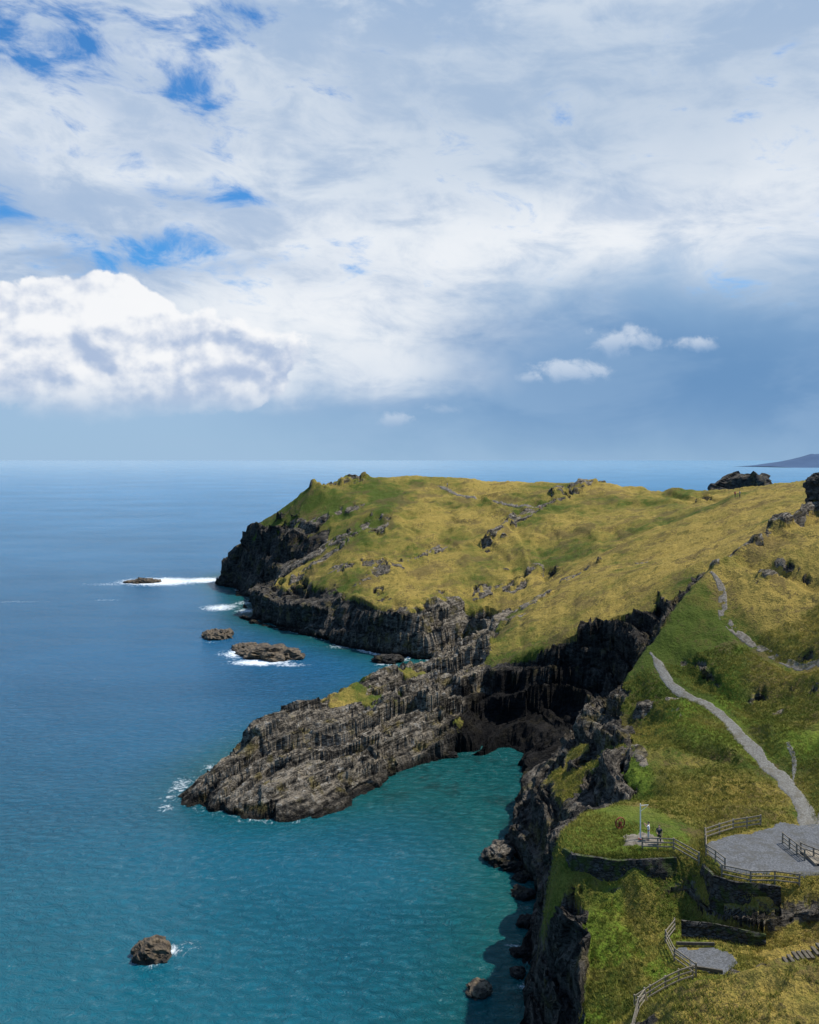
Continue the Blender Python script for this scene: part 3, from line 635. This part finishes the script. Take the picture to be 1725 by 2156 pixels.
# ---------------------------------------------------------------- people
def skin(name,V_,E_,Rr,mat,parent,lv=2):
    me=bpy.data.meshes.new(name);me.from_pydata(V_,E_,[]);me.materials.append(mat)
    ob=bpy.data.objects.new(name,me);COL.objects.link(ob);ob.parent=parent
    md=ob.modifiers.new('skin','SKIN');md.use_smooth_shade=True
    for v,r in zip(me.skin_vertices[0].data,Rr): v.radius=(r[0],r[1]) if isinstance(r,tuple) else (r,r)
    me.skin_vertices[0].data[0].use_root=True
    ob.modifiers.new('sub','SUBSURF').levels=lv;ob.modifiers['sub'].render_levels=lv
    return ob
def flatmat(n,c): return simple(n,[q*0.85 for q in c],c,12,0.85,0.1,0.005)
mskin=flatmat('skin',(0.50,0.30,0.21))
def person(loc,yaw,shirt,trous,hair,arms,label,stride=0.0,lean=0.0):
    e=empty('person',loc,yaw)
    V_=[(0,0,.95),(0,lean*.4,1.15),(0,lean*.8,1.36),(0,lean,1.48),(0,lean+.01,1.55),(0,lean+.015,1.64),(0,lean+.0,1.73)]
    E_=[(i,i+1) for i in range(6)];Rr=[(.15,.11),(.14,.10),(.16,.10),.055,(.065,.075),(.078,.098),(.06,.07)]
    V_.append((0,lean+.115,1.63));E_.append((5,7));Rr.append(.014)
    for sx_ in (-1,1):
        V_.append((sx_*.088,lean,1.64));E_.append((5,len(V_)-1));Rr.append(.016)
    A_={}
    for sd_,(el_,ha_) in zip((-1,1),arms):
        i0=len(V_);sh_=(sd_*.19,lean*.85,1.41)
        el_=(sd_*el_[0],el_[1]+lean,el_[2]);ha_=(sd_*ha_[0],ha_[1]+lean,ha_[2])
        V_+= [sh_,el_,ha_];E_+=[(2,i0),(i0,i0+1),(i0+1,i0+2)];Rr+=[.062,.045,.030]
        d=(Vector(ha_)-Vector(el_)).normalized();s=d.orthogonal().normalized();pm=Vector(ha_)+d*.07
        V_.append(tuple(pm));E_.append((i0+2,i0+3));Rr.append((.036,.018))
        for k,ln in enumerate((.07,.08,.075,.06)):
            b_=pm+s*((k-1.5)*.021)+d*ln*.55;c_=b_+d*ln*.4+d.cross(s)*.02;V_+=[tuple(b_),tuple(c_)];n_=len(V_);E_+=[(i0+3,n_-2),(n_-2,n_-1)];Rr+=[.009,.008]
        b_=Vector(ha_)+s*-.045+d*.045;V_.append(tuple(b_));E_.append((i0+2,len(V_)-1));Rr.append(.01)
        A_[sd_]=(sh_,el_,ha_)
    L={}
    for sd_ in (-1,1):
        i0=len(V_);st_=stride*sd_
        L[sd_]=[(sd_*.09,0,.90),(sd_*.10,st_*.5+.02,.50),(sd_*.10,st_-.01,.09),(sd_*.11,st_+.14,.035)]
        V_+=L[sd_];E_+=[(0,i0),(i0,i0+1),(i0+1,i0+2),(i0+2,i0+3)];Rr+=[.085,.058,.04,.035]
    skin('body',V_,E_,Rr,mskin,e)
    sv=[(0,0,.93),(0,lean*.4,1.15),(0,lean*.8,1.36),(0,lean,1.46)];se=[(0,1),(1,2),(2,3)];srr=[(.175,.13),(.165,.125),(.18,.125),.075]
    for sd_ in (-1,1):
        sh_,el_,ha_=A_[sd_];mid=tuple(Vector(sh_).lerp(Vector(el_),.7));i0=len(sv);sv+=[sh_,mid];se+=[(2,i0),(i0,i0+1)];srr+=[.08,.068]
    skin('shirt',sv,se,srr,flatmat('cloth',shirt),e)
    tv=[(0,0,.97),(0,0,.90)];te=[(0,1)];tr=[(.165,.125),(.165,.125)]
    for sd_ in (-1,1):
        i0=len(tv);l=L[sd_];tv+=[l[0],l[1],tuple(Vector(l[1]).lerp(Vector(l[2]),.9))];te+=[(1,i0),(i0,i0+1),(i0+1,i0+2)];tr+=[.1,.075,.06]
    skin('trousers',tv,te,tr,flatmat('denim',trous),e)
    skin('hair',[(0,lean-.02,1.62),(0,lean-.02,1.70),(0,lean-.01,1.755)],[(0,1),(1,2)],[(.078,.085),(.09,.10),(.06,.07)],flatmat('hair',hair),e)
    for sd_ in (-1,1):
        l=L[sd_];skin('shoe',[(l[2][0],l[2][1]-.04,.05),(l[2][0],l[2][1]+.06,.045),(l[3][0],l[3][1]+.02,.035)],[(0,1),(1,2)],[.055,.055,.045],flatmat('shoe',(.05,.05,.05)),e,1)
    return top(e,label,'person')
up=((.27,.15,1.28),(.10,.34,1.50));dn=((.25,-.02,1.14),(.25,.06,.90));br=((.26,.05,1.15),(.12,.28,1.12))
def pg(u,v,d0=46): return ground(u,v,d0)
person((22.0,81.6,H1(22.0,81.6)),1.2,(.82,.82,.82),(.50,.50,.50),(.05,.035,.02),(up,up),'person in a white top raising a camera on the terrace',0.05)
person((22.75,80.8,H1(22.75,80.8)),2.6,(.03,.035,.05),(.03,.03,.04),(.03,.02,.015),(dn,br),'person in dark clothes standing by the terrace fence',0.08,-.03)
person(tuple(pg(1137,1078,200)),1.0,(.45,.05,.04),(.05,.05,.08),(.05,.03,.02),(dn,dn),'person in a red jacket walking on the headland',0.18)
person(tuple(pg(942,1026,200)),-1.0,(.55,.6,.65),(.05,.06,.12),(.05,.03,.02),(dn,dn),'person in a pale jacket on the headland path',0.18)
person(tuple(pg(1548,1048,200)),0.3,(.5,.06,.05),(.04,.04,.06),(.05,.03,.02),(dn,dn),'person in a red coat on the grassy ridge',0.15)
person(tuple(pg(1558,1047,200)),0.8,(.08,.12,.3),(.04,.04,.06),(.05,.03,.02),(dn,dn),'person in a blue coat on the grassy ridge',0.15)
# ---------------------------------------------------------------- shrubs and grass tufts
def scatter(name,mat,N,area,rfun,leaf,nl,seed,hk=0.6,thr=0.5,onterr=False,extra=None,blade=False):
    r_=np.random.default_rng(seed);x_=r_.uniform(area[0],area[1],N);y_=r_.uniform(area[2],area[3],N)
    tt=x_/y_;k=(tt<0.56)&(tt>0)
    x_,y_=x_[k],y_[k]
    if extra is not None: x_=np.concatenate([x_,extra[:,0]]);y_=np.concatenate([y_,extra[:,1]])
    zz,rk_,fl_,n_,n2_=H(x_,y_,True)
    dn_=fbm(x_*0.13,y_*0.13,o=4,s=seed);ok=(fl_>0.75)
    if onterr:
        near=np.minimum(pdist(x_,y_,P_MAIN),pdist(x_,y_,P_UP)+0.3)
        ok=(near>0.9)&~inside(x_,y_,padpoly)&~inside(x_,y_,deck)&~inside(x_,y_,dirt)
    else: dn_=dn_+0.09*((y_<79)&(y_>62))
    ok=ok&~((x_>28)&(x_<34.5)&(y_>67)&(y_<70.5))
    k=(zz>3.5)&(rk_<0.35)&ok&(dn_>thr+ r_.uniform(-.06,.06,len(x_)))
    x_,y_,zz=x_[k],y_[k],zz[k];M=len(x_);R_=rfun(r_,M)
    X=np.repeat(x_,nl);Y=np.repeat(y_,nl);Zc=np.repeat(zz,nl);RR=np.repeat(R_,nl);n=len(X)
    d=r_.normal(size=(n,3));d/=np.linalg.norm(d,axis=1)[:,None];d[:,2]=np.abs(d[:,2])
    a=r_.normal(size=(n,3))
    L_=(leaf*(0.6+0.8*r_.random(n)))[:,None]
    if blade:
        C=np.stack([X+r_.normal(size=n)*RR,Y+r_.normal(size=n)*RR,Zc-0.03],-1)
        a[:,2]*=0.2;a/=np.linalg.norm(a,axis=1)[:,None]
        b=np.stack([r_.normal(size=n)*0.45-0.2,r_.normal(size=n)*0.45,np.ones(n)],-1)
        Vt=np.stack([C-a*0.022,C+a*0.022,C+b*L_],1).reshape(-1,3)
    else:
        rad=RR*(0.75+0.35*r_.random(n))
        C=np.stack([X+d[:,0]*rad,Y+d[:,1]*rad,Zc+d[:,2]*rad*hk*2*0.8-0.05],-1)
        b=d+0.7*r_.normal(size=(n,3));a/=np.linalg.norm(a,axis=1)[:,None];b/=np.linalg.norm(b,axis=1)[:,None]
        Vt=np.stack([C-a*L_*0.4,C+a*L_*0.4,C+b*L_],1).reshape(-1,3)
    tone=np.repeat(np.repeat(0.25*r_.random(M)+1.5*(fbm(x_*0.2,y_*0.2,o=3,s=seed+4)-.3)+0.5*sst(44,58,x_)*sst(105,125,y_),nl)*0.7+0.3*r_.random(n),3)
    return mk(name,Vt,np.arange(3*n).reshape(-1,3),mat,{'tone':np.clip(tone,0,1)},False,'stuff')
def leafmat(n,a,b):
    m,g=newmat(n);t=g.attr('tone');g.out(g.mix(t,a+(1,),b+(1,)),0.8,None,0.1);return m
scatter('shrubs',leafmat('bramble_leaves',(0.035,0.056,0.010),(0.10,0.13,0.020)),9000,(12,75,46,125),lambda r,m:0.13+0.42*r.random(m)**2.4,0.08,90,600,0.5,0.575)
lip=[];dens(WALL1,step=0.03,out=lip);lip=np.array(lip)+np.random.default_rng(3).normal(0,0.25,(len(lip),2))+np.array([0,1.2])
scatter('grass_tufts',leafmat('tussock_grass',(0.095,0.132,0.017),(0.45,0.36,0.085)),120000,(8,70,44,125),lambda r,m:0.05+0.07*r.random(m),0.22,8,610,0.25,0.36,True,lip,True)
# ---------------------------------------------------------------- world
sd=Vector((0.52,0.12,0.84)).normalized()
el=math.asin(sd.z);az=math.atan2(sd.x,sd.y)
wd=bpy.data.worlds.new('World');bpy.context.scene.world=wd;wd.use_nodes=True;g=G(wd.node_tree)
wd.cycles.sampling_method='MANUAL';wd.cycles.sample_map_resolution=256
tc=g.nt.nodes.new('ShaderNodeTexCoord').outputs['Generated'];q=g.sep(tc)
A=g.m('ARCTAN2',q[0],q[1]);E=g.m('ARCSINE',q[2])
def ae(u,v):
    a=math.atan((u-862.5)/F);return a,math.atan((968-v)/F*math.cos(a))
AE=g.xyz(A,E,0.0)
wn=g.noise(AE,6,4,0.6,0,True);wn2=g.sep(wn)
Aw=g.add(A,g.mul(g.sub(wn2[0],0.5),0.16));Ew=g.add(E,g.mul(g.sub(wn2[1],0.5),0.08))
def blob(u,v,ru,rv,soft=1.0):
    a,e=ae(u,v);x_=g.mul(g.sub(Aw,a),F/ru);y_=g.mul(g.sub(Ew,e),F/rv)
    d=g.m('SQRT',g.add(g.mul(x_,x_),g.mul(y_,y_)));return g.mr(d,1+soft*0.5,1-soft*0.5)
def mx(*a):
    r=a[0]
    for b in a[1:]: r=g.m('MAXIMUM',r,b)
    return r
st=g.xyz(g.mul(A,1.0),g.mul(E,3.0),0.3)
s1=g.noise(st,4.0,5,0.55,0.5);s2=g.noise(g.xyz(g.add(A,g.mul(E,0.5)),g.mul(E,2.0),2.0),12,8,0.63,0.4)
base=g.mix(g.mr(E,0.0,0.10),lin((158,190,218)),lin((158,190,222)))
base=g.mix(g.mul(blob(1450,790,640,150,1.8),0.95),base,lin((103,145,190)))
base=g.mix(g.mul(blob(1000,715,280,60,1.6),0.75),base,lin((108,148,194)))
base=g.mix(g.mul(g.mr(s1,0.4,0.6),0.3),base,lin((160,189,219)))
dk_=g.mr(g.add(s1,g.mul(g.sub(s2,0.5),0.6)),0.37,0.64)
deck_=g.mix(dk_,lin((156,182,215)),lin((213,224,237)))
wht=mx(g.mul(blob(1150,520,600,100,1.8),0.95),g.mul(blob(680,690,320,110,1.6),1.0),g.mul(blob(1650,470,400,200,1.8),0.65),g.mul(blob(300,260,500,180,1.8),0.45))
deck_=g.mix(g.mul(wht,g.mr(s2,0.27,0.6,0.45,1.0)),deck_,lin((239,243,248)))
deck_=g.mix(g.mul(blob(1250,180,700,150,1.8),0.6),deck_,lin((173,193,217)))
deck_=g.mix(g.mul(blob(1500,640,400,60,1.8),0.5),deck_,lin((158,182,210)))
lim=g.add(ae(0,800)[1],g.mr(A,-0.05,0.18,0.0,0.085))
dkm=g.mr(g.add(g.sub(E,lim),g.add(g.mul(g.sub(s1,0.5),0.10),g.mul(g.sub(s2,0.5),0.05))),-0.04,0.085)
dkm=mx(dkm,g.mul(blob(700,760,280,80,1.1),0.9))
col=g.mix(dkm,base,deck_)
def puff(u,v,ru,rv):
    a,e=ae(u,v);x_=g.mul(g.sub(A,a),F/ru);y_=g.mul(g.sub(E,e),F/rv)
    return g.m('SQRT',g.add(g.mul(x_,x_),g.mul(y_,y_)))
v3=g.xyz(A,g.mul(E,1.15),0.7)
b1=g.noise(v3,15,7,0.52,0.1);b2=g.noise(g.vm('ADD',v3,(0.007,0.015,0.0)),15,5,0.5,0.1);b1s=g.noise(v3,15,5,0.5,0.1);bs=g.noise(v3,7,3,0.5)
cd=g.m('MINIMUM',puff(190,755,400,130),puff(470,780,150,85))
cd=g.m('MINIMUM',cd,puff(190,665,190,85));cd=g.m('MINIMUM',cd,puff(20,710,180,110))
cm=g.mr(g.add(g.sub(1.0,cd),g.mul(g.sub(b1,0.5),1.3)),-0.01,0.09)
cm=g.mul(cm,g.mr(g.add(E,g.mul(g.sub(b1,0.5),0.03)),ae(0,890)[1],ae(0,815)[1]))
cs=g.mr(g.add(g.mul(g.sub(b1s,b2),5.0),g.add(g.mul(g.sub(E,ae(0,735)[1]),4.5),g.mul(g.sub(bs,0.5),1.2))),-0.80,0.55)
ccol=g.mix(cs,lin((172,190,219)),lin((248,249,251)))
ccol=g.mix(g.mr(E,ae(0,760)[1],ae(0,870)[1],0,.65),ccol,lin((182,201,224)))
col=g.mix(g.mul(cm,0.96),col,ccol)
b3=g.noise(v3,30,5,0.6,0.3)
for (u,v,ru,rv,op) in ((1305,720,75,32,.65),(1200,785,72,28,.65),(1475,724,42,17,.65),(830,886,42,18,.4),(1115,797,26,12,.4),(930,864,40,14,.25)):
    d=puff(u,v,ru,rv);m_=g.mr(g.add(g.sub(1.0,d),g.mul(g.sub(b3,0.5),3.6)),-0.1,0.9)
    m_=g.mul(m_,g.mr(d,1.7,1.0))
    col=g.mix(g.mul(m_,op),col,g.mix(g.mr(g.sub(E,ae(u,v)[1]),-rv/F,rv/F*0.6),lin((150,178,212)),lin((218,228,241))))
hol=mx(blob(60,60,170,80,1.8),blob(400,160,120,65,1.8),blob(10,440,100,45,1.6),blob(510,50,90,45,1.8),g.mul(blob(430,415,120,36,1.6),.85),g.mul(blob(280,545,330,40,1.6),.85),g.mul(blob(200,130,330,120,1.8),.7),g.mul(blob(1180,220,120,30,1.7),.35),g.mul(blob(1560,200,70,25,1.7),.3))
hm=g.mr(g.add(hol,g.mul(g.sub(s2,0.5),4.0)),0.35,1.35)
hm=g.mul(hm,g.mr(E,0.14,0.19));hm=g.mul(hm,g.sub(1.0,cm))
away=g.mr(g.m('ABSOLUTE',A),0.9,1.8);hi=g.mr(E,0.65,1.0)
hm=mx(hm,g.mul(away,0.8),g.mul(hi,0.85))
sky=g.nt.nodes.new('ShaderNodeTexSky');sky.sky_type='NISHITA';sky.sun_disc=False;sky.sun_elevation=el;sky.sun_rotation=az;sky.altitude=50;sky.ozone_density=2.5
tint=g.mix(1.0,sky.outputs[0],(0.36,0.88,1.30,1),'MULTIPLY')
bg1=g.nt.nodes.new('ShaderNodeBackground');g._in(bg1.inputs[0],tint);bg1.inputs[1].default_value=0.12
bg2=g.nt.nodes.new('ShaderNodeBackground');g._in(bg2.inputs[0],col);bg2.inputs[1].default_value=1.0
ms_=g.nt.nodes.new('ShaderNodeMixShader');g._in(ms_.inputs[0],hm);g._in(ms_.inputs[1],bg2.outputs[0]);g._in(ms_.inputs[2],bg1.outputs[0])
wo=g.nt.nodes.new('ShaderNodeOutputWorld');g._in(wo.inputs[0],ms_.outputs[0])
sl=bpy.data.lights.new('sun','SUN');sl.energy=5.0;sl.angle=math.radians(0.5);sl.color=(1,0.94,0.84)
so=bpy.data.objects.new('sun',sl);so.rotation_euler=sd.to_track_quat('Z','Y').to_euler();COL.objects.link(so)
# ---------------------------------------------------------------- camera
cam=bpy.data.cameras.new('camera');cam.sensor_fit='VERTICAL';cam.sensor_height=24;cam.lens=24*F/2156;cam.shift_y=-110/2156
cam.clip_start=0.5;cam.clip_end=100000
co=bpy.data.objects.new('camera',cam);co.location=(0,0,CAMH);co.rotation_euler=(math.radians(90),0,0);COL.objects.link(co)
bpy.context.scene.camera=co
sc=bpy.context.scene;sc.view_settings.view_transform='Standard';sc.view_settings.look='None';sc.view_settings.exposure=0
